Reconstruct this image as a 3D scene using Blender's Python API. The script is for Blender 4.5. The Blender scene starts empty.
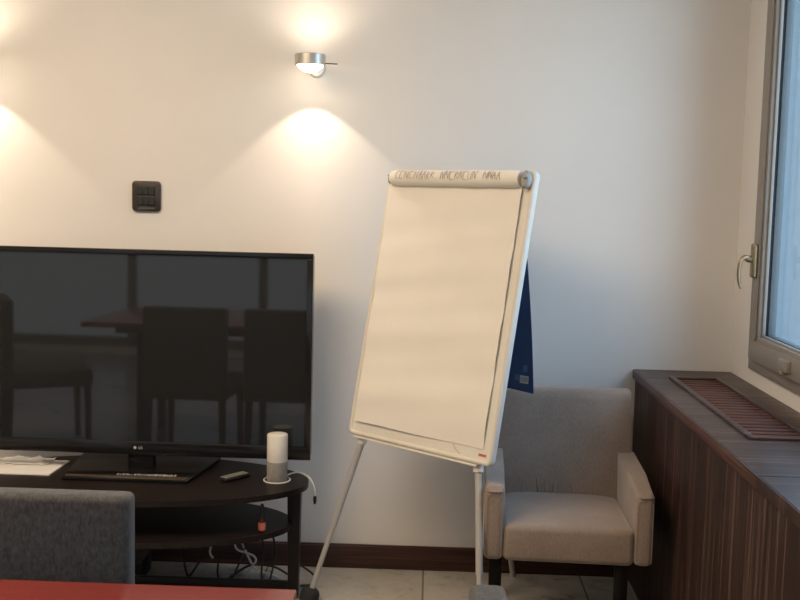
import bpy, bmesh, math, random
from mathutils import Vector, Matrix, Euler
random.seed(7)
scene = bpy.context.scene
col = scene.collection
R = math.radians

# ------------------------------------------------------------------ materials
def new_mat(name):
    m = bpy.data.materials.new(name); m.use_nodes = True
    nt = m.node_tree
    return m, nt, nt.nodes['Principled BSDF']

def coords(nt, scale=(1, 1, 1)):
    tc = nt.nodes.new('ShaderNodeTexCoord'); mp = nt.nodes.new('ShaderNodeMapping')
    mp.inputs['Scale'].default_value = scale
    nt.links.new(tc.outputs['Object'], mp.inputs['Vector'])
    return mp.outputs['Vector']

def noise(nt, vec, scale, detail=4, rough=.55, dist=0):
    n = nt.nodes.new('ShaderNodeTexNoise'); n.inputs['Scale'].default_value = scale
    n.inputs['Detail'].default_value = detail; n.inputs['Roughness'].default_value = rough
    n.inputs['Distortion'].default_value = dist
    nt.links.new(vec, n.inputs['Vector'])
    return n.outputs['Fac']

def ramp(nt, fac, stops):
    r = nt.nodes.new('ShaderNodeValToRGB'); el = r.color_ramp.elements
    while len(el) < len(stops): el.new(.5)
    for e, (p, c) in zip(el, stops): e.position = p; e.color = (*c, 1)
    nt.links.new(fac, r.inputs['Fac'])
    return r.outputs['Color']

def bump(nt, bs, fac, strength, dist=.002):
    b = nt.nodes.new('ShaderNodeBump'); b.inputs['Strength'].default_value = strength
    b.inputs['Distance'].default_value = dist
    nt.links.new(fac, b.inputs['Height']); nt.links.new(b.outputs['Normal'], bs.inputs['Normal'])

def plain(name, c, rough=.5, metal=0, var=.06, scale=30, bmp=0, spec=.5):
    """solid colour with a slight procedural mottle"""
    m, nt, bs = new_mat(name)
    f = noise(nt, coords(nt), scale)
    lo = tuple(x * (1 - var) for x in c); hi = tuple(min(1, x * (1 + var)) for x in c)
    nt.links.new(ramp(nt, f, [(.3, lo), (.7, hi)]), bs.inputs['Base Color'])
    bs.inputs['Roughness'].default_value = rough; bs.inputs['Metallic'].default_value = metal
    bs.inputs['Specular IOR Level'].default_value = spec
    if bmp: bump(nt, bs, f, bmp)
    return m

def wood(name, axis, dark, mid, light, rough=.38, across=55, spec=.5, thin=None):
    """striped veneer whose grain runs along the given axis"""
    m, nt, bs = new_mat(name)
    s = [across] * 3; s['XYZ'.index(axis)] = across * .018
    v = coords(nt, tuple(s))
    f = noise(nt, v, 1.0, 5, .62, .25)
    s2 = [across * 3.2] * 3; s2['XYZ'.index(axis)] = across * .03
    f2 = noise(nt, coords(nt, tuple(s2)), 1.0, 3, .6)
    mx = nt.nodes.new('ShaderNodeMath'); mx.operation = 'MULTIPLY_ADD'
    mx.inputs[1].default_value = .58; nt.links.new(f2, mx.inputs[0])
    sc = nt.nodes.new('ShaderNodeMath'); sc.operation = 'MULTIPLY'; sc.inputs[1].default_value = .42
    nt.links.new(f, sc.inputs[0]); nt.links.new(sc.outputs[0], mx.inputs[2])
    nt.links.new(ramp(nt, mx.outputs[0], [(.38, dark), (.47, mid), (.53, mid), (.62, light)]), bs.inputs['Base Color'])
    bs.inputs['Roughness'].default_value = rough
    bs.inputs['Specular IOR Level'].default_value = spec
    bump(nt, bs, f2, .08, .001)
    return m

def fabric(name, c1, c2, rough=.9, sheen=.3, scale=9, weave=420, bmp=.35, tint=None):
    m, nt, bs = new_mat(name)
    v = coords(nt)
    f = noise(nt, v, scale, 5, .6)
    w = noise(nt, coords(nt, (1, 1, .35)), weave, 2, .5)
    mx = nt.nodes.new('ShaderNodeMath'); mx.operation = 'MULTIPLY_ADD'; mx.inputs[1].default_value = .5
    nt.links.new(w, mx.inputs[0])
    h = nt.nodes.new('ShaderNodeMath'); h.operation = 'MULTIPLY'; h.inputs[1].default_value = .5
    nt.links.new(f, h.inputs[0]); nt.links.new(h.outputs[0], mx.inputs[2])
    nt.links.new(ramp(nt, mx.outputs[0], [(.36, c1), (.64, c2)]), bs.inputs['Base Color'])
    bs.inputs['Roughness'].default_value = rough
    bs.inputs['Sheen Weight'].default_value = sheen
    bs.inputs['Sheen Roughness'].default_value = .45
    if tint: bs.inputs['Sheen Tint'].default_value = (*tint, 1)
    bs.inputs['Specular IOR Level'].default_value = .2
    bump(nt, bs, w, bmp, .0012)
    return m

def emit(name, c, s):
    m, nt, bs = new_mat(name)
    bs.inputs['Base Color'].default_value = (.9, .88, .84, 1)
    bs.inputs['Emission Color'].default_value = (*c, 1); bs.inputs['Emission Strength'].default_value = s
    return m

def marble():
    m, nt, bs = new_mat('marble')
    v = coords(nt)
    f = noise(nt, v, 2.2, 8, .62, 1.2)
    g = noise(nt, v, 9, 6, .65, .6)
    w = nt.nodes.new('ShaderNodeMath'); w.operation = 'MULTIPLY_ADD'; w.inputs[1].default_value = .4
    nt.links.new(g, w.inputs[0])
    h = nt.nodes.new('ShaderNodeMath'); h.operation = 'MULTIPLY'; h.inputs[1].default_value = .6
    nt.links.new(f, h.inputs[0]); nt.links.new(h.outputs[0], w.inputs[2])
    base = ramp(nt, w.outputs[0], [(.38, (.17, .152, .13)), (.455, (.37, .345, .305)), (.55, (.42, .39, .35)), (.68, (.27, .255, .23))])
    # joints between the slabs
    br = nt.nodes.new('ShaderNodeTexBrick'); br.offset = 0
    br.inputs['Scale'].default_value = 1; br.inputs['Mortar Size'].default_value = .004
    br.inputs['Brick Width'].default_value = .6; br.inputs['Row Height'].default_value = .6
    br.inputs['Color1'].default_value = (1, 1, 1, 1); br.inputs['Color2'].default_value = (.93, .93, .93, 1)
    br.inputs['Mortar'].default_value = (.45, .42, .38, 1)
    nt.links.new(v, br.inputs['Vector'])
    mm = nt.nodes.new('ShaderNodeMix'); mm.data_type = 'RGBA'; mm.blend_type = 'MULTIPLY'; mm.inputs[0].default_value = 1
    nt.links.new(base, mm.inputs[6]); nt.links.new(br.outputs['Color'], mm.inputs[7])
    nt.links.new(mm.outputs[2], bs.inputs['Base Color'])
    bs.inputs['Roughness'].default_value = .22
    return m

def glass(name, tint=(.86, .93, .96)):
    m = bpy.data.materials.new(name); m.use_nodes = True
    nt = m.node_tree; nt.nodes.clear()
    out = nt.nodes.new('ShaderNodeOutputMaterial'); mix = nt.nodes.new('ShaderNodeMixShader')
    tr = nt.nodes.new('ShaderNodeBsdfTransparent'); gl = nt.nodes.new('ShaderNodeBsdfGlossy')
    fr = nt.nodes.new('ShaderNodeFresnel')
    ge = nt.nodes.new('ShaderNodeNewGeometry'); ma = nt.nodes.new('ShaderNodeMath'); ma.operation = 'MULTIPLY_ADD'
    ma.inputs[1].default_value = 1 / 1.3 - 1.3; ma.inputs[2].default_value = 1.3      # same reflection from either side of the pane
    nt.links.new(ge.outputs['Backfacing'], ma.inputs[0]); nt.links.new(ma.outputs[0], fr.inputs['IOR'])
    tr.inputs['Color'].default_value = (*tint, 1); gl.inputs['Roughness'].default_value = .02
    nt.links.new(fr.outputs[0], mix.inputs[0]); nt.links.new(tr.outputs[0], mix.inputs[1])
    nt.links.new(gl.outputs[0], mix.inputs[2]); nt.links.new(mix.outputs[0], out.inputs['Surface'])
    return m

M = dict(
    wall=plain('wall_paint', (.80, .77, .73), .85, var=.015, scale=3, bmp=.02, spec=.2),
    ceiling=plain('ceiling_paint', (.84, .82, .79), .9, var=.015, scale=3, spec=.2),
    marble=marble(),
    skirting=wood('dark_skirting', 'X', (.018, .007, .005), (.050, .018, .012), (.12, .042, .028), .35, 80),
    cab_front=wood('ebony_veneer_upright', 'Z', (.012, .006, .005), (.030, .014, .011), (.150, .090, .070), .48, 50, .35),
    cab_top=wood('ebony_veneer_top', 'X', (.018, .009, .008), (.045, .024, .020), (.190, .130, .110), .36, 44, .4),
    cab_edge=wood('ebony_edge', 'Y', (.018, .007, .005), (.065, .026, .018), (.15, .070, .048), .35, 60),
    slat=wood('red_slat', 'X', (.045, .016, .010), (.095, .036, .024), (.19, .085, .058), .5, 55, .3),
    hollow=plain('hollow_shade', (.008, .006, .006), .9),
    taupe=plain('taupe_aluminium', (.27, .245, .215), .45, var=.03),
    gasket=plain('black_gasket', (.012, .014, .018), .7),
    frame_dark=plain('grey_outer_frame', (.10, .12, .13), .45),
    bronze=plain('antique_bronze', (.36, .27, .16), .30, .85, .1, 60),
    glass=glass('window_glass', (.93, .97, .985)), tinted=glass('tinted_glass', (.43, .41, .39)),
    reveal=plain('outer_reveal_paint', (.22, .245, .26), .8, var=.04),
    silver=plain('satin_silver', (.62, .60, .56), .36, .9, .03, 60),
    white_metal=plain('white_lacquer', (.80, .78, .75), .35, var=.02),
    lens=emit('lit_lens', (1.0, .84, .64), 9.0),
    lip=plain('lip_warm_reflection', (.12, .085, .055), .30, .3),  # brown stands in for warm light reflected on the black base
    rod=plain('dark_rod', (.09, .06, .045), .4, .6),
    switch=plain('bronze_black_plate', (.075, .064, .052), .30, .5, .1),
    trim=plain('dull_trim', (.13, .115, .095), .4, .4),
    button=plain('dark_button', (.030, .030, .027), .40),
    bezel=plain('black_gloss_plastic', (.010, .009, .009), .16, var=.02),
    screen=plain('screen_glass', (.019, .020, .021), .035, var=.01, spec=.72),
    stand=plain('blackened_oak', (.013, .009, .008), .36, var=.25, scale=14, spec=.22),
    black=plain('black_plastic', (.012, .012, .012), .45),
    rubber=plain('black_rubber', (.014, .014, .015), .7),
    logo=plain('pale_print_and_reflection', (.55, .55, .55), .5),
    paper=plain('white_paper', (.84, .82, .78), .85, var=.03, scale=6, spec=.15),
    board=plain('white_board', (.74, .72, .66), .30, var=.02),
    board_rim=plain('ivory_rim', (.70, .67, .60), .45, var=.02),
    flip=plain('flip_paper', (.80, .775, .725), .80, var=.025, scale=3, spec=.2),
    ink=plain('pencil_ink', (.40, .36, .33), .8),
    clip=plain('grey_clip', (.34, .33, .31), .45),
    leg_metal=plain('grey_painted_tube', (.50, .48, .45), .40, .3, .03),
    blue=plain('blue_card', (.010, .040, .135), .55, var=.06),
    label=plain('label_grey', (.46, .46, .44), .6),
    bluelabel=plain('label_blue', (.045, .11, .24), .6),
    red_sticker=plain('red_sticker', (.55, .12, .08), .5),
    velvet=fabric('taupe_velvet', (.245, .188, .152), (.315, .250, .205), .85, .5, 9, 220, .12, (.95, .92, .90)),
    dark_wood=plain('black_leg_wood', (.006, .005, .0045), .6, spec=.12),
    grey_fabric=fabric('charcoal_fabric', (.045, .045, .047), (.090, .089, .089), .95, .22, 70, 260, .4, (.8, .85, .95)),
    red=plain('red_table_top', (.175, .028, .023), .20, var=.05, scale=6),
    speaker_top=plain('white_shell', (.82, .79, .73), .40, var=.02),
    speaker_mesh=fabric('grey_mesh', (.30, .285, .265), (.42, .40, .375), .9, .1, 60, 600, .3),
    cable_white=plain('white_cable', (.72, .69, .64), .5),
    cable_grey=plain('grey_cable', (.58, .55, .50), .5),
    cable_black=plain('black_cable', (.010, .010, .010), .5),
    bottle=plain('dark_red_bottle', (.07, .010, .008), .25),
    bottle_label=plain('salmon_label', (.50, .15, .10), .6),
    key=plain('remote_keys', (.34, .33, .29), .5),
    mullion=plain('white_mullion', (.16, .16, .16), .5),
)

# ------------------------------------------------------------------ mesh helpers
class MB:
    def __init__(s): s.bm = bmesh.new()
    def _bevel(s, verts, w, seg):
        vs = set(verts); es = [e for e in s.bm.edges if e.verts[0] in vs and e.verts[1] in vs]
        bmesh.ops.bevel(s.bm, geom=es, offset=w, offset_type='OFFSET', segments=seg, profile=.5, affect='EDGES')
    def box(s, lo, hi, bevel=0, seg=2, mat=None):
        c = [(a + b) / 2 for a, b in zip(lo, hi)]; d = [abs(b - a) for a, b in zip(lo, hi)]
        m = Matrix.Translation(c) @ Matrix.Diagonal((*d, 1))
        if mat is not None: m = mat @ m
        g = bmesh.ops.create_cube(s.bm, size=1, matrix=m)
        if bevel: s._bevel(g['verts'], bevel, seg)
        return s
    def prism(s, pts, o, ex, ey, depth, bevel=0, seg=2):
        """polygon in the plane (ex, ey) at o, extruded along ex x ey by depth"""
        o, ex, ey = Vector(o), Vector(ex), Vector(ey); ez = ex.cross(ey).normalized() * depth
        a = [s.bm.verts.new(o + ex * p[0] + ey * p[1]) for p in pts]
        b = [s.bm.verts.new(v.co + ez) for v in a]
        n = len(a)
        s.bm.faces.new(a[::-1]); s.bm.faces.new(b)
        for i in range(n): s.bm.faces.new((a[i], a[(i + 1) % n], b[(i + 1) % n], b[i]))
        if bevel: s._bevel(a + b, bevel, seg)
        return s
    def tube(s, pts, r, n=10, smooth=0):
        pts = [Vector(p) for p in pts]
        if smooth: pts = spline(pts, smooth)
        rs = r if isinstance(r, (list, tuple)) else [r] * len(pts)
        if len(rs) != len(pts): rs = [rs[0] + (rs[-1] - rs[0]) * i / (len(pts) - 1) for i in range(len(pts))]
        rings = []; ref = None
        for i, p in enumerate(pts):
            t = (pts[min(i + 1, len(pts) - 1)] - pts[max(i - 1, 0)]).normalized()
            if ref is None: ref = t.orthogonal().normalized()
            ref = (ref - t * ref.dot(t)); ref = ref.normalized() if ref.length > 1e-6 else t.orthogonal().normalized()
            q = t.cross(ref)
            rings.append([s.bm.verts.new(p + (ref * math.cos(2 * math.pi * k / n) + q * math.sin(2 * math.pi * k / n)) * rs[i]) for k in range(n)])
        for a, b in zip(rings, rings[1:]):
            for k in range(n): s.bm.faces.new((a[k], a[(k + 1) % n], b[(k + 1) % n], b[k]))
        s.bm.faces.new(rings[0][::-1]); s.bm.faces.new(rings[-1])
        return s
    def lathe(s, prof, o=(0, 0, 0), n=32, rot=None):
        o = Vector(o); rot = rot or Matrix.Identity(3); rings = []
        for r, z in prof:
            rings.append([s.bm.verts.new(o + rot @ Vector((max(r, 1e-4) * math.cos(2 * math.pi * k / n), max(r, 1e-4) * math.sin(2 * math.pi * k / n), z))) for k in range(n)])
        for a, b in zip(rings, rings[1:]):
            for k in range(n): s.bm.faces.new((a[k], a[(k + 1) % n], b[(k + 1) % n], b[k]))
        s.bm.faces.new(rings[0][::-1]); s.bm.faces.new(rings[-1])
        return s

def sheet(mb, rows, d):
    """closed thin sheet from a grid of points; d is the offset vector of its second face"""
    d = Vector(d); A = [[mb.bm.verts.new(p) for p in r] for r in rows]; B = [[mb.bm.verts.new(Vector(p) + d) for p in r] for r in rows]
    ny, nx = len(rows) - 1, len(rows[0]) - 1; F = mb.bm.faces.new
    for j in range(ny):
        for i in range(nx):
            F((A[j][i], A[j][i + 1], A[j + 1][i + 1], A[j + 1][i])); F((B[j][i], B[j + 1][i], B[j + 1][i + 1], B[j][i + 1]))
    for i in range(nx):
        F((A[0][i + 1], A[0][i], B[0][i], B[0][i + 1])); F((A[ny][i], A[ny][i + 1], B[ny][i + 1], B[ny][i]))
    for j in range(ny):
        F((A[j][0], A[j + 1][0], B[j + 1][0], B[j][0])); F((A[j + 1][nx], A[j][nx], B[j][nx], B[j + 1][nx]))
    return mb

def spline(p, k):
    out = []
    for i in range(len(p) - 1):
        a, b, c, d = p[max(i - 1, 0)], p[i], p[i + 1], p[min(i + 2, len(p) - 1)]
        for j in range(k):
            t = j / k
            out.append(.5 * ((2 * b) + (c - a) * t + (2 * a - 5 * b + 4 * c - d) * t * t + (3 * b - a - 3 * c + d) * t ** 3))
    out.append(p[-1]); return out

def obj(name, mb, mat, parent=None, label=None, angle=38, local=False):
    bm = mb.bm
    bmesh.ops.recalc_face_normals(bm, faces=bm.faces)
    if parent is not None and not local:
        bm.transform(world_of(parent).inverted())
    me = bpy.data.meshes.new(name); bm.to_mesh(me); bm.free()
    for p in me.polygons: p.use_smooth = True
    me.set_sharp_from_angle(angle=R(angle))
    me.materials.append(M[mat])
    o = bpy.data.objects.new(name, me); col.objects.link(o)
    if parent is not None: o.parent = parent
    if label: o['label'] = label
    return o

def world_of(o):
    m = Matrix.LocRotScale(o.location, o.rotation_euler, o.scale)
    return world_of(o.parent) @ m if o.parent else m

def tag(o, label, cat, group=None):
    o['label'] = label; o['category'] = cat
    if group: o['group'] = group
    return o

def thing(name, label, cat, loc, rz=0, group=None):
    o = bpy.data.objects.new(name, None); o.empty_display_size = .1
    col.objects.link(o); o.location = loc; o.rotation_euler = (0, 0, rz)
    return tag(o, label, cat, group)

def struct(name, mb, mat):
    o = obj(name, mb, mat); o['kind'] = 'structure'; return o

def copy_thing(root, loc, rz, label):
    c = root.copy(); col.objects.link(c); c.location = loc; c.rotation_euler = (0, 0, rz); c['label'] = label
    def rec(a, b):
        for ch in a.children:
            d = ch.copy(); col.objects.link(d); d.parent = b; rec(ch, d)
    rec(root, c)
    return c

def text_mb(body, size, mat4, extrude=.0004):
    cu = bpy.data.curves.new('lettering', 'FONT'); cu.body = body; cu.size = size; cu.extrude = extrude
    cu.align_x = 'CENTER'; cu.align_y = 'CENTER'
    t = bpy.data.objects.new('lettering', cu); col.objects.link(t)
    dg = bpy.context.evaluated_depsgraph_get(); me = bpy.data.meshes.new_from_object(t.evaluated_get(dg))
    mb = MB(); mb.bm.from_mesh(me); mb.bm.transform(mat4)
    bpy.data.objects.remove(t); bpy.data.curves.remove(cu); bpy.data.meshes.remove(me)
    return mb

# ------------------------------------------------------------------ room shell
XR, XL, YF, ZC = 1.139, -4.5, -6.2, 2.75
b = MB(); b.box((XL - .2, YF - .2, -.12), (XR + .3, .2, 0)); struct('floor', b, 'marble')
b = MB(); b.box((XL - .2, YF - .2, ZC), (XR + .3, .2, ZC + .12)); struct('ceiling', b, 'ceiling')
b = MB(); b.box((XL - .2, 0, 0), (XR + .3, .2, ZC)); struct('wall_back', b, 'wall')
b = MB(); b.box((XL - .2, YF, 0), (XL, 0, ZC)); struct('wall_left', b, 'wall')
# wall with the casement windows
W1 = (-1.50, -.25, .862, 2.46)        # y0, y1, z0, z1
W2 = (-4.40, -3.20, .862, 2.46)
b = MB(); x0, x1 = XR, XR + .28
b.box((x0, YF, 0), (x1, 0, W1[2])); b.box((x0, YF, W1[3]), (x1, 0, ZC))
b.box((x0, W1[1], W1[2]), (x1, 0, W1[3])); b.box((x0, W2[1], W1[2]), (x1, W1[0], W1[3])); b.box((x0, YF, W1[2]), (x1, W2[0], W1[3]))
struct('wall_right', b, 'wall')
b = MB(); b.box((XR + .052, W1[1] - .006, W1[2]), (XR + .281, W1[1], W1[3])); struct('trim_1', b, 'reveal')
# wall behind the camera with a tall glazed opening
G = (-4.3, .4, .06, 2.45)
b = MB(); b.box((XL, YF - .2, 0), (G[0], YF, ZC)); b.box((G[1], YF - .2, 0), (XR, YF, ZC))
b.box((G[0], YF - .2, 0), (G[1], YF, G[2])); b.box((G[0], YF - .2, G[3]), (G[1], YF, ZC)); struct('wall_front', b, 'wall')
b = MB(); b.box((XL, -.018, 0), (.783, 0, .088), .003); b.box((XL, -.012, .086), (.783, 0, .092), .002)
struct('baseboard_back', b, 'skirting')

def casement(name, W, near_handle):
    y0, y1, z0, z1 = W
    root = bpy.data.objects.new(name, None); col.objects.link(root); root.location = (XR, (y0 + y1) / 2, z0); root['kind'] = 'structure'
    # fixed frame
    f = MB()
    for (a, c) in (((y0, z0), (y1, z0 + .05)), ((y0, z1 - .05), (y1, z1)), ((y0, z0 + .05), (y0 + .07, z1 - .05)), ((y1 - .07, z0 + .05), (y1, z1 - .05))):
        f.box((XR - .012, a[0], a[1]), (XR + .05, c[0], c[1]), .002)
    obj('window_frame', f, 'taupe', root)
    # opening sash, standing proud of the frame
    s0, s1, t0, t1 = y0 + .075, y1 - .062, z0 + .040, z1 - .04
    xf = 1.110
    wd = .088
    def ring(mb, xa, xb, inset, width, bev=.002):
        a0, a1, c0, c1 = s0 + inset, s1 - inset, t0 + inset, t1 - inset
        mb.box((xa, a0, c0), (xb, a1, c0 + width), bev); mb.box((xa, a0, c1 - width), (xb, a1, c1), bev)
        mb.box((xa, a0, c0 + width), (xb, a0 + width, c1 - width), bev); mb.box((xa, a1 - width, c0 + width), (xb, a1, c1 - width), bev)
    s = MB(); ring(s, xf, xf + .03, 0, wd); ring(s, xf - .006, xf, .006, wd - .020, .002)
    obj('sash', s, 'taupe', root)
    s = MB(); ring(s, xf + .012, xf + .022, wd - .004, .012, .001); obj('glazing_bead', s, 'taupe', root)
    s = MB(); ring(s, xf + .0225, xf + .031, wd - .02, .024, .001); obj('gasket', s, 'gasket', root)
    s = MB(); ring(s, xf + .0315, xf + .056, wd - .02, .028, .001); obj('outer_sash', s, 'frame_dark', root)
    s = MB(); s.box((xf + .050, s0 + .07, t0 + .07), (xf + .053, s1 - .07, t1 - .07)); obj('window_pane', s, 'glass', root)
    if near_handle:
        yh, zh = s1 - .044, 1.250
        h = MB(); h.box((xf - .024, yh - .017, zh - .062), (xf - .004, yh + .017, zh + .055), .007, 3); 
        h.lathe([(.013, -.004), (.012, .006), (.010, .022)], (xf - .02, yh, zh + .002), 14, Matrix.Rotation(R(-90), 3, 'Y'))
        hb = obj('handle_plate', h, 'bronze', root)
        l = MB(); l.tube([(xf - .030, yh, zh + .004), (xf - .046, yh - .001, zh + .008), (xf - .058, yh - .002, zh - .004), (xf - .064, yh - .003, zh - .030), (xf - .064, yh - .003, zh - .060), (xf - .060, yh - .003, zh - .084), (xf - .053, yh - .003, zh - .098)],
                         [.009, .0045], 12, 5)
        obj('handle_lever', l, 'bronze', hb)
        k = MB(); k.box((xf - .020, -.760, .925), (xf - .002, -.675, .962), .003); k.box((xf - .021, -.720, .913), (xf - .008, -.695, .926), .002)
        obj('lower_hinge', k, 'taupe', root)
    return root
casement('window_1', W1, True)
casement('window_2', W2, False)

g = bpy.data.objects.new('window_3', None); col.objects.link(g); g.location = (G[0], YF, 0); g['kind'] = 'structure'
b = MB()
for xx in (G[0], -2.95, -1.72, G[1] - .06): b.box((xx, YF - .08, G[2]), (xx + .07, YF - .01, G[3]), .003)
b.box((G[0], YF - .08, G[2]), (G[1], YF - .01, G[2] + .09), .003); b.box((G[0], YF - .08, G[3] - .07), (G[1], YF - .01, G[3]), .003)
obj('window_frame', b, 'mullion', g)
b = MB(); b.box((G[0], YF - .05, G[2]), (G[1], YF - .045, G[3])); obj('window_pane', b, 'tinted', g)

# ------------------------------------------------------------------ radiator cabinet
ZT = .807
cab = thing('radiator_cabinet', 'long dark striped wood radiator cabinet under the window', 'cabinet', (.96, -2, 0))
b = MB()
b.box((.783, -4.2, .0), (.801, -.001, .771)); b.box((.801, -4.2, .0), (1.137, -4.18, .771))
obj('front_panel', b, 'cab_front', cab)
gx0, gx1, gy0, gy1 = .887, 1.030, -1.148, -.200
b = MB()
b.box((.7775, -1.548, .775), (gx0, -.002, ZT)); b.box((gx1, -1.548, .775), (1.137, -.002, ZT))
b.box((gx0, gy1, .775), (gx1, -.002, ZT)); b.box((gx0, -1.548, .775), (gx1, gy0, ZT)); b.box((.7775, -4.2, .775), (1.137, -1.552, ZT))
obj('top', b, 'cab_top', cab, 'streaked wood top of the radiator cabinet')
b = MB(); b.box((.771, -1.549, .7745), (.7772, -.002, ZT - .0006), .001)
obj('edge_strip', b, 'cab_edge', cab, 'reddish edge strip along the cabinet top')
b = MB(); b.box((.771, -4.2, .7745), (.7772, -1.551, ZT - .0006), .001)
obj('edge_strip', b, 'cab_front', cab, 'darker edge strip nearer the camera')
gr = bpy.data.objects.new('grille', None); col.objects.link(gr); gr.parent = cab
gr.location = (0, 0, 0)
b = MB()
b.box((gx0 - .020, gy0 - .018, ZT - .01), (gx0, gy1 + .018, ZT + .007), .0015); b.box((gx1, gy0 - .018, ZT - .01), (gx1 + .014, gy1 + .018, ZT + .007), .0015)
b.box((gx0, gy0 - .018, ZT - .01), (gx1, gy0, ZT + .007), .0015); b.box((gx0, gy1, ZT - .01), (gx1, gy1 + .018, ZT + .007), .0015)
obj('grille_frame', b, 'cab_top', gr)
b = MB(); n = 21
for k in range(n):
    y = gy0 + .010 + (gy1 - gy0 - .02) * (k + .5) / n
    b.box((gx0 - .002, y - .0135, ZT - .016), (gx1 + .002, y + .0135, ZT + .001), .002, 1)
obj('slats', b, 'slat', gr, 'reddish wooden slats of the grille')
b = MB(); b.box((gx0 - .03, gy0 - .03, .70), (gx1 + .03, gy1 + .03, .72)); obj('grille_shade', b, 'hollow', gr)  # near-black sheet below the slats stands in for shade inside the cabinet

# ------------------------------------------------------------------ wall sconces
def sconce(loc, label):
    root = thing('wall_sconce', label, 'lamp', loc, 0, 'silver wall sconces')
    b = MB(); b.lathe([(.030, 0), (.032, .004), (.031, .012), (.026, .017)], (-.009, 0, .006), 28, Matrix.Rotation(R(90), 3, 'X')); obj('wall_plate', b, 'white_metal', root, local=True)
    b = MB(); b.tube([(0, -.015, 0), (-.004, -.04, .012), (-.018, -.07, .026)], .007, 12, 5); obj('arm', b, 'silver', root, local=True)
    c = (-.020, -.122, .005)
    b = MB(); b.lathe([(.0535, .0), (.0555, .0015), (.0555, .037), (.054, .0385), (.050, .0385), (.050, .004), (.050, .0)], c, 48)
    obj('head', b, 'silver', root, local=True)
    b = MB(); b.lathe([(.006, -.026), (.020, -.0235), (.034, -.016), (.045, -.006), (.0492, .003), (.0492, .009)], c, 40)
    obj('lens', b, 'lens', root, 'glowing convex lens', local=True)
    b = MB(); b.lathe([(.0492, .026), (.0492, .029), (.035, .032), (.006, .033)], c, 40)
    obj('upper_lens', b, 'lens', root, 'glowing upper lens', local=True)
    b = MB(); b.tube([(c[0] + .054, c[1] + .012, c[2] + .009), (c[0] + .097, c[1] + .016, c[2] + .008)], .0022, 8); obj('adjusting_rod', b, 'rod', root, local=True)
    # each beam gets stronger towards its axis, as the lens of such a lamp throws it
    for nm, z, rx, ang, blend, en, rad, pw, cap in (('down_light', -.030, 0, 97, .22, 3.5, .008, .8, 6.0), ('up_light', .042, 180, 148, .55, 1.7, .03, .7, 4.0)):
        l = bpy.data.lights.new(nm, 'SPOT'); l.energy = en * KS; l.color = (1.0, .81, .63); l.spot_size = R(ang); l.spot_blend = blend; l.shadow_soft_size = rad
        l.use_nodes = True; ln = l.node_tree; em = next(n_ for n_ in ln.nodes if n_.type == 'EMISSION')
        def mth(op, *ins):
            n_ = ln.nodes.new('ShaderNodeMath'); n_.operation = op
            for i_, v_ in enumerate(ins):
                if hasattr(v_, 'links'): ln.links.new(v_, n_.inputs[i_])
                else: n_.inputs[i_].default_value = v_
            return n_.outputs[0]
        ge = ln.nodes.new('ShaderNodeNewGeometry'); sz = ln.nodes.new('ShaderNodeSeparateXYZ'); ln.links.new(ge.outputs['Incoming'], sz.inputs[0])
        c2 = mth('MULTIPLY', sz.outputs['Z'], sz.outputs['Z'])
        cot2 = mth('DIVIDE', c2, mth('MAXIMUM', mth('SUBTRACT', 1.0, c2), .002))
        ln.links.new(mth('MINIMUM', mth('POWER', cot2, pw / 2), cap), em.inputs['Strength'])
        o = bpy.data.objects.new(nm, l); col.objects.link(o); o.parent = root; o.location = (c[0], c[1], c[2] + z); o.rotation_euler = (R(rx), 0, 0)
    return root
KS = 1.0
sconce((-.436, 0, 1.893), 'round silver wall sconce lit above the flipchart, whole in view')
sconce((-1.672, 0, 1.893), 'silver wall sconce at the left edge of the photo, above the television')

# ------------------------------------------------------------------ light switch
sw = thing('light_switch', 'black bronze wall switch plate with two rows of rocker buttons', 'switch', (-1.081, 0, 1.413))
def rounded(w, h, r, n=5, bulge=0):
    pts = []
    for cx, cy, a0 in ((w - r, h - r, 0), (-w + r, h - r, 90), (-w + r, -h + r, 180), (w - r, -h + r, 270)):
        for k in range(n + 1):
            a = R(a0 + 90 * k / n); pts.append((cx + r * math.cos(a), cy + r * math.sin(a)))
    return pts
b = MB(); b.prism(rounded(.054, .057, .012), (0, -.0005, 0), (1, 0, 0), (0, 0, 1), .010, .003, 2)
obj('cover_plate', b, 'switch', sw, local=True)
for zc in (.0215, -.0165):
    f = MB(); f.box((-.035, -.0125, zc - .0185), (.034, -.0095, zc + .0185), .001); fr = obj('button_frame', f, 'black', sw, local=True)
    for k in range(3):
        q = MB(); xa = -.0325 + k * .0215
        q.prism([(0, -.0150), (.0045, -.0150), (.0065, .0150), (0, .0150)], (xa, -.0115, zc), (0, -1, 0), (0, 0, 1), -.0205, .0008, 1)
        obj('rocker', q, 'button', fr, local=True)
b = MB(); b.box((-.032, -.0130, -.0475), (.032, -.0100, -.0435), .001); obj('lower_trim', b, 'trim', sw, local=True)

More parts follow.
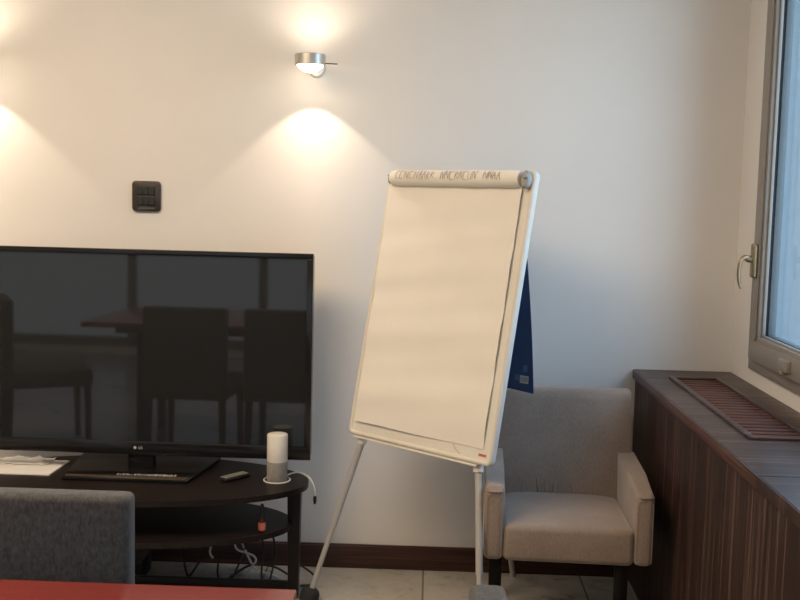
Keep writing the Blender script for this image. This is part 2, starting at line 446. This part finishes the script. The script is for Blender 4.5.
# ------------------------------------------------------------------ TV stand (oval, three levels)
ts = thing('tv_stand', 'black-brown oval three tier television stand', 'tv stand', (-1.04, -.33, 0))
def oval(cx, cy, a, bb, n=72): return [(cx + a * math.cos(2 * math.pi * k / n), cy + bb * math.sin(2 * math.pi * k / n)) for k in range(n)]
ZS = .42
b = MB(); b.prism(oval(-1.04, -.325, .625, .305), (0, 0, ZS - .020), (1, 0, 0), (0, 1, 0), .020, .003, 2); obj('top_shelf', b, 'stand', ts)
b = MB(); b.prism(oval(-1.04, -.352, .572, .282), (0, 0, .260), (1, 0, 0), (0, 1, 0), .020, .003, 2); obj('middle_shelf', b, 'stand', ts)
for s_ in (1, -1):
    cx = -1.04 + s_ * .577
    b = MB(); pts = [(-.024, ZS - .0205), (.024, ZS - .0205), (.0175, .0), (-.0175, .0)] if s_ > 0 else [(-.024, ZS - .0205), (.024, ZS - .0205), (.0175, .0), (-.0175, .0)]
    b.prism(pts, (cx, -.30, 0), (1, 0, 0), (0, 0, 1), .05, .003, 2); obj('post', b, 'stand', ts)
b = MB(); b.box((-1.600, -.345, .022), (-.480, -.325, .060), .003); obj('lower_rail', b, 'stand', ts)

# ------------------------------------------------------------------ television
tv = thing('television', 'large black flat screen television on the oval stand', 'television', (-1.04, -.25, ZS), R(-.65))
zb, zt, hw = .063, .806, .623
tilt = Matrix.Translation((0, 0, zb)) @ Matrix.Rotation(R(-.4), 4, 'X') @ Matrix.Translation((0, 0, -zb))
def tobj(nm, mb, mat, parent=tv, **k):
    mb.bm.transform(tilt); return obj(nm, mb, mat, parent, local=True, **k)
b = MB(); b.box((-hw + .002, .0, zb + .002), (hw - .002, .055, zt - .002), .012, 3); b.box((-.42, .05, zb + .12), (.42, .085, zt - .16), .015, 3)
tobj('back_shell', b, 'bezel')
b = MB()
for lo, hi in (((-hw, -.012, zb), (hw, .004, zb + .047)), ((-hw, -.012, zt - .020), (hw, .004, zt)), ((-hw, -.012, zb + .047), (-hw + .022, .004, zt - .020)), ((hw - .022, -.012, zb + .047), (hw, .004, zt - .020))):
    b.box(lo, hi, .002)
bz = tobj('bezel', b, 'bezel')
b = MB(); b.box((-hw + .015, -.004, zb + .030), (hw - .015, .0, zt - .012)); tobj('screen', b, 'screen')
b = text_mb('LG', .013, Matrix.Translation((.004, -.0125, zb + .026)) @ Matrix.Rotation(R(90), 4, 'X'))
b.bm.transform(Matrix.Translation((.003, 0, 0)))
b.lathe([(.0052, 0), (.0052, .0008)], (-.013, -.0122, zb + .026), 20, Matrix.Rotation(R(90), 3, 'X')); tobj('brand_logo', b, 'logo', bz, label='small pale brand letters on the lower bezel')
b = MB(); b.box((-.045, .005, .012), (.050, .045, zb + .05), .006, 3); obj('neck', b, 'bezel', tv, local=True)
b = MB(); b.prism([(-.232, -.152), (.212, -.152), (.258, .19), (-.270, .19)], (0, 0, .0006), (1, 0, 0), (0, 1, 0), .013, .003, 2)
bs_ = obj('base', b, 'bezel', tv, local=True)
b = MB(); b.prism([(-.222, -.147), (.202, -.147), (.208, -.122), (-.230, -.122)], (0, 0, .0136), (1, 0, 0), (0, 1, 0), .0012, .0004, 1)
obj('front_lip', b, 'lip', bs_, 'front lip of the base, its warm reflection painted brown', local=True)
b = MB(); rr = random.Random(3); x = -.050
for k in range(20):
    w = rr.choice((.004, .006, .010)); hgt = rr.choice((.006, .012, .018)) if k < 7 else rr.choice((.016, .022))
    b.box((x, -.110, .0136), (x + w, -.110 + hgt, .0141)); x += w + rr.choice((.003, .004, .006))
obj('white_reflection_marks', b, 'logo', bs_, 'row of small white marks standing in for a reflection in the base', local=True)  # white boxes imitate a reflection in the glossy base

# ------------------------------------------------------------------ things on the stand
b = MB(); b.prism([(.02, 0), (.265, .0), (.27, .20), (.0, .205)], (-1.600, -.352, ZS + .0006), (1, 0, 0), (0, 1, 0), .004)
tag(obj('paper_stack', b, 'paper'), 'flat stack of white paper at the left end of the stand', 'paper')
b = MB(); nx = 14
g0 = [[(-1.575 + .19 * i / nx, -.235 + .105 * j / 4, ZS + .008 + .004 * math.sin(i * 1.1 + j) * (j / 4) + .0025 * math.sin(i * 2.3)) for i in range(nx + 1)] for j in range(5)]
sheet(b, [[(p[0], p[1] + .006 * math.sin(i * 1.9 + j), max(p[2], ZS + .0056)) for i, p in enumerate(row)] for j, row in enumerate(g0)], (0, 0, .0008))
tag(obj('crumpled_paper', b, 'paper'), 'crumpled white sheet on top of the paper stack', 'paper')

rc = thing('remote_control', 'small dark remote control lying on the stand beside the speaker', 'remote', (-.680, -.315, ZS + .0005), R(52))
b = MB(); b.box((-.058, -.019, 0), (.058, .019, .014), .005, 3); rb = obj('remote_body', b, 'black', rc, local=True)
for i in range(8):
    for j in range(3):
        b = MB(); xx, yy = -.049 + i * .0135, -.0115 + j * .0115
        b.box((xx - .0046, yy - .0036, .0138), (xx + .0046, yy + .0036, .0158), .001, 1); obj('button', b, 'key', rc, local=True)

SX, SY = -.528, -.320
sp = thing('smart_speaker', 'white and grey cylindrical speaker on the stand beside the television', 'speaker', (SX, SY, ZS))
b = MB(); b.lathe([(.0345, .0006), (.0362, .003), (.0362, .072)], (0, 0, 0), 48); obj('mesh_base', b, 'speaker_mesh', sp, 'grey fabric lower half', local=True)
b = MB(); b.lathe([(.0362, .0722), (.0365, .073), (.0365, .165), (.0352, .1685), (.032, .1702), (.001, .1705)], (0, 0, 0), 48); obj('shell', b, 'speaker_top', sp, 'white upper half', local=True)
b = MB()
pts = [(SX + .046 * math.cos(a), SY + .052 * math.sin(a), ZS + .0035) for a in [R(x) for x in range(70, -250, -20)]]
pts = [(SX + .018, SY + .045, ZS + .012)] + pts
b.tube(pts, .0028, 8, 3)
b.tube([(SX + .03, SY + .040, ZS + .010), (SX + .062, SY + .062, ZS + .016), (SX + .095, SY + .055, ZS + .010), (SX + .116, SY + .03, ZS + .002), (SX + .132, SY + .02, ZS - .030), (SX + .134, SY + .02, ZS - .058)], .0028, 8, 6)
cw = obj('cord', b, 'cable_white', sp, 'thin white cord looped round the base and hanging over the end')
b = MB(); b.lathe([(.002, .0), (.006, -.004), (.006, -.020), (.0045, -.024), (.0045, -.030)], (SX + .134, SY + .02, ZS - .056), 12); obj('plug', b, 'black', cw, 'small black plug at the cord end')

BX, BY, BZ = -.556, -.471, .2805
bt = thing('dropper_bottle', 'little dark bottle with salmon label on the middle shelf', 'bottle', (BX, BY, BZ))
b = MB(); b.lathe([(.010, 0), (.0125, .002), (.0125, .041), (.008, .048), (.006, .050)], n=24); obj('bottle_body', b, 'bottle', bt, local=True)
b = MB(); b.lathe([(.0128, .008), (.0129, .0085), (.0129, .0345), (.0128, .035)], n=24); obj('bottle_label', b, 'bottle_label', bt, 'salmon red label', local=True)
b = MB(); b.lathe([(.0110, .047), (.0110, .064), (.0080, .070), (.0066, .088), (.0045, .097), (.0005, .100)], n=20); obj('dropper_cap', b, 'black', bt, 'pointed black cap', local=True)

def cable(pts, r, mat, label, nm='cable'):
    b = MB(); b.tube(pts, r, 8, 7)
    return tag(obj(nm, b, mat), label, 'cable', None)
cable([(-.724, -.27, .2555), (-.715, -.17, .225), (-.70, -.18, .125), (-.66, -.19, .108), (-.63, -.2, .100), (-.62, -.2, .08), (-.645, -.2, .045), (-.66, -.18, .004)], .004, 'cable_grey', 'pale looped cable hanging under the middle shelf')
cable([(-.69, -.27, .2555), (-.69, -.12, .13), (-.655, -.15, .075), (-.62, -.19, .045), (-.55, -.2, .025), (-.50, -.21, .004)], .0045, 'cable_grey', 'pale cable slanting down behind the stand towards its right post')
cable([(-.80, -.27, .2555), (-.79, -.15, .16), (-.797, -.17, .10), (-.785, -.17, .075)], .004, 'cable_grey', 'short pale cable end dangling below the middle shelf')
cable([(-.92, -.27, .2555), (-.915, -.13, .10), (-.885, -.18, .028), (-.872, -.19, .012), (-.855, -.18, .03), (-.83, -.14, .09), (-.82, -.27, .2555)], .004, 'cable_black', 'black cable hanging in a V left of the other cables')
cable([(-.765, -.27, .2555), (-.766, -.16, .10), (-.762, -.20, .03), (-.745, -.22, .004)], .004, 'cable_black', 'thin black cable dropping straight beside the dangling pale cable')
cable([(-.735, -.24, .004), (-.70, -.22, .03), (-.65, -.2, .06), (-.60, -.2, .067), (-.55, -.2, .060), (-.50, -.19, .03), (-.46, -.18, .004)], .0045, 'cable_black', 'black cable arching over the floor behind the stand')
cable([(-.665, -.27, .2555), (-.67, -.12, .12), (-.69, -.2, .05), (-.71, -.26, .004)], .004, 'cable_black', 'black cable crossing the foot of the pale loop')
cable([(-.605, -.27, .2555), (-.602, -.14, .12), (-.598, -.2, .04), (-.59, -.23, .004)], .004, 'cable_black', 'black cable falling straight under the dropper bottle')
cable([(-.560, -.27, .2555), (-.556, -.14, .10), (-.562, -.2, .03), (-.568, -.22, .004)], .004, 'cable_black', 'black cable hanging nearest the right post of the stand')
cable([(-.47, -.20, .075), (-.44, -.2, .062), (-.405, -.2, .035), (-.395, -.21, .015), (-.41, -.22, .004), (-.45, -.23, .004)], .004, 'cable_black', 'black cable curling round the floor right of the stand post')
b = MB(); b.box((-1.20, -.22, .0), (-1.035, -.10, .075), .006); b.box((-1.19, -.224, .03), (-1.05, -.219, .06), .001)
tag(obj('power_adapter', b, 'black'), 'black power box on the floor under the television stand', 'adapter')

# ------------------------------------------------------------------ flipchart easel
th, ph = -.724, .2
O = Vector((-.039, -.537, .602)); e = Vector((math.cos(th), math.sin(th), 0)); bk = Vector((-math.sin(th), math.cos(th), 0))
up = bk * math.sin(ph) + Vector((0, 0, math.cos(ph))); nn = e.cross(up).normalized()
def bp(s, t, d=0): return O + e * s + up * t + nn * d
fc = thing('flipchart_easel', 'white flipchart easel on tube legs in the middle of the room', 'flipchart', (O.x, O.y, 0), th)
Hb = .945
ctr = bp(0, Hb / 2, 0)
ctr = ctr + e * .0055
b = MB(); b.prism(rounded(.304, Hb / 2 - .012, .012), ctr - nn * .010, e, up, .014); obj('whiteboard', b, 'board', fc)
# rounded rim swept round the board
b = MB(); out_ = rounded(.3195, Hb / 2, .022, 6); inn = rounded(.3035, Hb / 2 - .016, .010, 6); N = len(out_)
prof = [(0, -.014), (0, .003), (.15, .007), (.4, .009), (.75, .008), (1, .0035)]
rings = []
for k in range(N):
    po, pi_ = out_[k], inn[k]
    rings.append([b.bm.verts.new(ctr + e * (po[0] + (pi_[0] - po[0]) * f_) + up * (po[1] + (pi_[1] - po[1]) * f_) + nn * d_) for f_, d_ in prof + [(1, -.014)]])
m_ = len(prof) + 1
for k in range(N):
    a, c = rings[k], rings[(k + 1) % N]
    for j in range(m_): b.bm.faces.new((a[j], c[j], c[(j + 1) % m_], a[(j + 1) % m_]))
obj('board_rim', b, 'board_rim', fc)
b = MB(); b.prism([(-.285, -.009), (.270, -.009), (.270, -.001), (-.285, -.001)], bp(0, 0, -.012), e, up, .020, .002, 2); obj('pen_ledge', b, 'board_rim', fc)
b = MB(); b.prism([(.270, .027), (.300, .027), (.300, .035), (.270, .035)], bp(0, 0, .0042), e, up, .0008); obj('sticker', b, 'red_sticker', fc, 'small red sticker in the lower right corner')
b = MB(); b.tube([bp(.160, .050, .0046), bp(.167, .040, .0046), bp(.178, .030, .0046), bp(.194, .022, .0048)], .0010, 6, 5); obj('pen_mark', b, 'ink', fc, 'thin curved pen line below the paper')
# legs
def leg(s0, t0, s1, dk, label):
    tf = -.585
    p0, p1 = bp(s0, t0 + .05, -.020), bp(s1, tf, -.012)
    pm = p0.lerp(p1, .60)
    root = MB(); root.tube([p0, pm], .0115, 14); root.tube([pm - (pm - p0).normalized() * .004, p1], .0092, 14)
    L = obj('leg', root, 'leg_metal', fc, label)
    c = MB(); d_ = (p1 - p0).normalized(); c.tube([p0 + d_ * .048, p0 + d_ * .075], .0165, 14); obj('leg_socket', c, 'board_rim', L)
    r_ = MB(); q = p1 + d_ * .018; r_.tube([p1 - d_ * .022, p1 - d_ * .014, p1 - d_ * .002, Vector((q.x, q.y, .0005))], [.014, .029, .034, .035], 18); obj('rubber_foot', r_, 'rubber', L)
leg(-.248, -.003, -.388, 1, None)
leg(.246, -.003, .386, 1, None)
top_c = O + up * .90 - nn * .022
rear = Vector((.342, -.046, .0))
b = MB(); b.tube([top_c, rear + Vector((0, 0, .012))], .0105, 14); L = obj('leg', b, 'leg_metal', fc)
b = MB(); b.lathe([(.012, .0005), (.012, .010), (.011, .016)], rear, 16); obj('rubber_foot', b, 'clip', L)
b = MB(); b.prism(rounded(.05, .02, .008), bp(0, .90, -.034), e, up, .022, .002); obj('rear_hinge', b, 'clip', fc)
# clamp knobs at both ends of the top
for s_, rr_, td in ((-.296, .012, .0), (.302, .020, .010)):
    b = MB(); rot = Matrix((e, up, nn)).transposed()
    b.prism([(x * .72, y * 1.40) for x, y in oval(0, 0, rr_, rr_, 20)], bp(s_, .910, .005), e, up, .020 + td, .005, 3)
    b.lathe([(rr_ * .42, 0), (rr_ * .42, .008), (rr_ * .3, .011)], bp(s_ + rr_ * .25, .918, .0245 + td), 14, rot); obj('clamp_knob', b, 'clip', fc)

# paper pad (lies on the easel) with the pages rolled over the top
pad = thing('paper_pad', 'large blank flip paper pad hung on the easel', 'paper pad', tuple(bp(0, .88, .012)), th)
b = MB(); nx, ny = 16, 36; rows = []
for j in range(ny + 1):
    v = j / ny
    sl, sr = -.300 + .018 * v, .283 + .003 * v; t = .892 - .843 * v
    row = []
    for i in range(nx + 1):
        u_ = i / nx
        d = .0135 + .0034 * math.sin(v * 23 + .8 * math.sin(u_ * 3)) * (.3 + .7 * v) + .003 * v * v * math.sin(u_ * 4 + 1) + .0012 * math.sin(v * 51 + u_ * 5)
        row.append(bp(sl + (sr - sl) * u_, t + .001 * math.sin(u_ * 9), d))
    rows.append(row)
sheet(b, rows, -nn * .0025)
obj('front_sheet', b, 'flip', pad, angle=60)
rot = Matrix((-up, nn, e)).transposed() if False else None
RC = lambda s_: bp(s_, .912, .020)      # axis of the roll
b = MB(); pts = [RC(-.280 + .562 * k / 24) for k in range(25)]
b.tube(pts, [(.0285 + .0006 * math.sin(k * .9)) * (.86 if k in (0, 24) else .96 if k in (1, 23) else 1) for k in range(25)], 28); roll = obj('rolled_sheets', b, 'flip', pad)
b = MB(); rr = random.Random(11)
def on_roll(s_, a): return RC(s_) + (nn * math.cos(a) + up * math.sin(a)) * .0298
s_ = -.245
words = [9, 8, 4]; R_PEN = .0009
for wn in words:
    for k in range(wn):
        w = rr.uniform(.012, .018); a0, a1 = R(rr.uniform(-20, -10)), R(rr.uniform(34, 46))
        kind = rr.randrange(5)
        if kind == 0: ch = [(0, a0), (.1, a1), (.9, a0), (1, a1)]
        elif kind == 1: ch = [(0, a1), (.2, a0), (.9, a0), (1, a1)]
        elif kind == 2: ch = [(.1, a0), (.2, a1), (.9, (a0 + a1) / 2 + .2), (.2, (a0 + a1) / 2), (1, a0)]
        elif kind == 3: ch = [(.9, a1), (.1, a1 - .1), (.1, a0), (.9, a0 + .05)]
        else: ch = [(0, a0), (.5, a1), (1, a0), (.8, (a0 + a1) / 2), (.2, (a0 + a1) / 2)]
        b.tube([on_roll(s_ + w * (p[0] + (q[0] - p[0]) * t), p[1] + (q[1] - p[1]) * t) for p, q in zip(ch, ch[1:]) for t in (0, .25, .5, .75)] + [on_roll(s_ + w * ch[-1][0], ch[-1][1])], R_PEN, 5); s_ += w + rr.uniform(.003, .007)
    s_ += .026
obj('handwriting', b, 'ink', roll, 'faint pencil handwriting along the roll')
# blue cover thrown over the back
b = MB(); ny = 20; rows = []
tb = bp(0, .943, 0)
for j in range(ny + 1):
    v = j / ny
    z = 1.505 - .703 * v
    off = .040 + .018 * math.sin(v * 2.6)
    sr = .236 + .062 * v ** 1.2; row = []
    for i in range(9):
        u_ = i / 8; s_ = -.29 + (sr + .29) * u_
        p = Vector((tb.x, tb.y, 0)) + e * s_ + bk * (off + .006 * math.sin(u_ * 5 + v * 3)); p.z = z + .03 * (1 - u_) * v
        row.append(p)
    rows.append(row)
sheet(b, rows, bk * .0015)
cv = obj('back_cover', b, 'blue', pad, 'blue card cover hanging behind the board', angle=60)
def cover_pt(s_, z, d=.0035):
    v = (1.505 - z) / .703; off = .040 + .018 * math.sin(v * 2.6); sr = .236 + .062 * v ** 1.2
    u_ = (s_ + .29) / (sr + .29)
    p = Vector((tb.x, tb.y, 0)) + e * s_ + bk * (off + .006 * math.sin(u_ * 5 + v * 3) - d); p.z = z; return p
def patch(nm, mat, s0, s1, z0, z1, lab, d=.0035):
    b = sheet(MB(), [[cover_pt(s0, z0, d), cover_pt(s1, z0, d)], [cover_pt(s0, z1, d), cover_pt(s1, z1, d)]], bk * .0006); return obj(nm, b, mat, cv, lab)
patch('cover_label', 'label', .243, .277, .832, .857, 'pale barcode label')
b = MB()
for k in range(9):
    s0 = .246 + k * .0033
    sheet(b, [[cover_pt(s0, .836, .0042), cover_pt(s0 + .0014, .836, .0042)], [cover_pt(s0, .853, .0042), cover_pt(s0 + .0014, .853, .0042)]], bk * .0003)
obj('barcode', b, 'bluelabel', cv)
patch('cover_print', 'bluelabel', .222, .240, .838, .858, 'block of pale blue print')
patch('cover_emblem', 'bluelabel', .254, .270, .870, .892, 'small pale emblem')

# ------------------------------------------------------------------ velvet armchair
ac = thing('armchair', 'taupe velvet armchair on black legs between flipchart and cabinet', 'armchair', (.462, -.468, 0), R(-2.6))
W = .262
def aobj(nm, mb, mat='velvet', lab=None): return obj(nm, mb, mat, ac, lab, local=True, angle=50)
def smooth_sub(o, lv=2):
    m = o.modifiers.new('subdivision', 'SUBSURF'); m.levels = lv; m.render_levels = lv
# seat with a soft crowned top and rounded front edge
def cushion(mb, x0, x1, y0, y1, z0, z1, crown, nx=14, ny=14, rad=.03, wr=0):
    def zt(u, v):
        return z1 - .024 * v + crown * (1 - (2 * u - 1) ** 4) * (1 - (2 * v - 1) ** 4)
    sec = []
    top = [[None] * (nx + 1) for _ in range(ny + 1)]
    for j in range(ny + 1):
        for i in range(nx + 1):
            u, v = i / nx, j / ny
            top[j][i] = mb.bm.verts.new((x0 + (x1 - x0) * u, y0 + (y1 - y0) * v, zt(u, v) + wr * random.uniform(-1, 1)))
    bot = [[mb.bm.verts.new((x0 + (x1 - x0) * i / nx, y0 + (y1 - y0) * j / ny, z0)) for i in range(nx + 1)] for j in range(ny + 1)]
    for j in range(ny):
        for i in range(nx):
            mb.bm.faces.new((top[j][i], top[j][i + 1], top[j + 1][i + 1], top[j + 1][i]))
            mb.bm.faces.new((bot[j][i], bot[j + 1][i], bot[j + 1][i + 1], bot[j][i + 1]))
    for i in range(nx):
        mb.bm.faces.new((bot[0][i], bot[0][i + 1], top[0][i + 1], top[0][i])); mb.bm.faces.new((bot[ny][i + 1], bot[ny][i], top[ny][i], top[ny][i + 1]))
    for j in range(ny):
        mb.bm.faces.new((bot[j + 1][0], bot[j][0], top[j][0], top[j + 1][0])); mb.bm.faces.new((bot[j][nx], bot[j + 1][nx], top[j + 1][nx], top[j][nx]))
    bmesh.ops.recalc_face_normals(mb.bm, faces=mb.bm.faces)
    es = [ed for ed in mb.bm.edges if ed.calc_face_angle(0) > R(60)]
    bmesh.ops.bevel(mb.bm, geom=es, offset=rad, offset_type='OFFSET', segments=5, profile=.5, affect='EDGES', clamp_overlap=True)
b = MB(); cushion(b, -W + .0605, W - .0565, -.299, .20, .305, .422, .014, 8, 8, .020); aobj('seat', b)
# backrest: rounded slab leaning back, slight hollow
b = MB(); bw0, bw1, nz = .238, .258, 10
prof = [(-1, .0), (-.97, -.060), (-.8, -.070), (-.4, -.064), (0, -.062), (.4, -.064), (.8, -.070), (.97, -.060), (1, .0), (.97, .030), (.5, .034), (0, .034), (-.5, .034), (-.97, .030)]
rings = []
zs = [.312, .33, .40, .48, .56, .63, .69, .732, .752, .761, .765]
for q, z in enumerate(zs):
    v = (z - .31) / .468
    yc = .185 + .105 * v
    sc = (1, 1, 1, 1, 1, 1, 1, 1, .97, .82, .4)[q]
    wx = bw0 + (bw1 - bw0) * min(1, v * 1.6)
    if q >= 8: wx -= (.0, .003, .010)[q - 8]
    rings.append([b.bm.verts.new((wx * px, yc + py * sc, z)) for px, py in prof])
for a, c in zip(rings, rings[1:]):
    for k in range(len(prof)): b.bm.faces.new((a[k], a[(k + 1) % len(prof)], c[(k + 1) % len(prof)], c[k]))
b.bm.faces.new(rings[0][::-1]); b.bm.faces.new(rings[-1])
o = aobj('backrest', b)
# folds where the back meets the seat
rr = random.Random(5)
for k in range(9):
    x = -.17 + k * .042 + rr.uniform(-.012, .012); h_ = rr.uniform(.05, .10)
    fy = lambda z: .185 + .105 * (z - .31) / .468 - .0635
    pts = [Vector((x + rr.uniform(-.006, .006), fy(.412), .412)), Vector((x, fy(.412 + h_ * .5) + .001, .412 + h_ * .5)), Vector((x + rr.uniform(-.012, .012), fy(.412 + h_) + .004, .412 + h_))]
    b = MB(); b.tube(pts, [.006, .0008], 8, 5); aobj('fabric_fold', b)
# arms: side outline, extruded inwards
side = [(-.300, .307), (.215, .307), (.250, .40), (.250, .552), (.190, .556), (-.10, .551), (-.290, .540), (-.300, .530)]
for s_ in (-1, 1):
    b = MB(); o0 = (-W, 0, 0) if s_ < 0 else (W - .058, 0, 0)
    b.prism(side, o0, (0, 1, 0), (0, 0, 1), .062 if s_ < 0 else .058, .019, 5); A = aobj('armrest', b)
    b = MB(); xc = -W + .031 if s_ < 0 else W - .029
    seam = [(xc - .024, -.3008, .32), (xc - .024, -.3008, .505), (xc - .015, -.3008, .517), (xc + .015, -.3008, .517), (xc + .024, -.3008, .505), (xc + .024, -.3008, .32)]
    b.tube(seam, .0012, 6); obj('seam', b, 'velvet', A, local=True)
for x, y, t_ in ((-.222, -.262, 0), (.172, -.262, 0), (-.215, .20, .05), (.236, .20, .05)):
    b = MB(); b.prism([(-.019, -.019), (.019, -.019), (.019, .019), (-.019, .019)], (x, y, .0006), (1, 0, 0), (0, 1, 0), .312, .002, 1)
    aobj('leg', b, 'dark_wood')

# ------------------------------------------------------------------ charcoal chairs round the red table
def make_grey_chair(loc, rz, label):
    r = thing('upholstered_chair', label, 'chair', loc, rz, 'charcoal chairs round the red table')
    b = MB(); w = .225
    # local: faces -Y, backrest at +Y
    b.box((-w, .187, .364), (w, .245, .854), .015, 4); obj('backrest', b, 'grey_fabric', r, local=True)
    for sx_ in (-1, 1):
        b = MB(); b.tube([(sx_ * (w - .006), .1905, .40), (sx_ * (w - .006), .1905, .815)], .0016, 6); obj('piping', b, 'grey_fabric', r, local=True)
    b = MB(); b.box((-w, -.235, .36), (w, .186, .455), .018, 3); obj('seat', b, 'grey_fabric', r, local=True)
    for x in (-1, 1):
        for y in (-.205, .205):
            b = MB(); b.tube([(x * .197, y, .375), (x * .204, y + (.012 if y > 0 else -.006), .0006)], [.021, .016], 12); obj('leg', b, 'dark_wood', r, local=True)
    return r
g0 = make_grey_chair((-.788, -2.235, 0), 0, 'charcoal upholstered chair in the lower left, behind the red table')
copy_thing(g0, (-.118, -2.652, 0), R(-90), 'charcoal chair at the red table right end, only its back top showing')
copy_thing(g0, (-1.318, -2.225, 0), R(1.5), 'charcoal chair seen only as the left high back mirrored in the television')
copy_thing(g0, (-2.24, -2.42, 0), R(62), 'charcoal chair seen only mirrored at the far left of the television')

tb_ = thing('meeting_table', 'red topped meeting table at the bottom left', 'table', (-1.08, -2.65, 0))
b = MB(); b.box((-1.95, -3.10, .712), (-.222, -2.186, .740), .004, 3); obj('table_top', b, 'red', tb_)
b = MB(); b.box((-1.86, -3.0, .645), (-.46, -2.50, .711), .003); obj('apron', b, 'dark_wood', tb_)
for x in (-1.72, -.50):
    for y in (-2.98, -2.56):
        b = MB(); b.box((x - .025, y - .025, .0006), (x + .025, y + .025, .646), .003); obj('leg', b, 'dark_wood', tb_)

# ------------------------------------------------------------------ light
w = bpy.data.worlds.new('sky'); scene.world = w; w.use_nodes = True
nt = w.node_tree; bg = nt.nodes['Background']
tc = nt.nodes.new('ShaderNodeTexCoord'); sx = nt.nodes.new('ShaderNodeSeparateXYZ'); nt.links.new(tc.outputs['Generated'], sx.inputs[0])
sky = ramp(nt, sx.outputs['Z'], [(0.0, (.42, .52, .60)), (.25, (.54, .74, .96)), (1.0, (.42, .66, 1.0))])
nt.links.new(sky, bg.inputs['Color']); bg.inputs['Strength'].default_value = 5.0

def area(name, loc, rot, sx_, sy_, energy, color, portal=False):
    l = bpy.data.lights.new(name, 'AREA'); l.shape = 'RECTANGLE'; l.size = sx_; l.size_y = sy_; l.energy = energy; l.color = color
    if portal: l.cycles.is_portal = True
    o = bpy.data.objects.new(name, l); col.objects.link(o); o.location = loc; o.rotation_euler = rot; return o
area('ambient_fill', (-1.5, -2.1, ZC - .02), (0, 0, 0), 2.0, 1.2, 66, (1.0, .755, .505))  # added warm fill without a fixture, lifts the ambient light of the room

# ------------------------------------------------------------------ camera
f_, pi_, ya, ro = 1062.0, R(5.569), R(-1.654), R(1.391)
fw = Vector((math.sin(ya) * math.cos(pi_), math.cos(ya) * math.cos(pi_), -math.sin(pi_)))
r0 = Vector((math.cos(ya), -math.sin(ya), 0)); u0 = r0.cross(fw)
rt = r0 * math.cos(ro) + u0 * math.sin(ro); ut = -r0 * math.sin(ro) + u0 * math.cos(ro)
cd = bpy.data.cameras.new('camera'); cam = bpy.data.objects.new('camera', cd); col.objects.link(cam)
mw = Matrix((rt, ut, -fw)).transposed().to_4x4(); mw.translation = (0, -4, 1.4356); cam.matrix_world = mw
cd.sensor_fit = 'HORIZONTAL'; cd.sensor_width = 36; cd.lens = f_ * 36 / 800; cd.clip_start = .05
scene.camera = cam
scene.view_settings.view_transform = 'Standard'; scene.view_settings.look = 'None'; scene.view_settings.gamma = 1
scene.view_settings.use_curve_mapping = False
scene.view_settings.exposure = .25
scene.cycles.use_denoising = True
scene.cycles.max_bounces = 10; scene.cycles.diffuse_bounces = 6; scene.cycles.transparent_max_bounces = 16
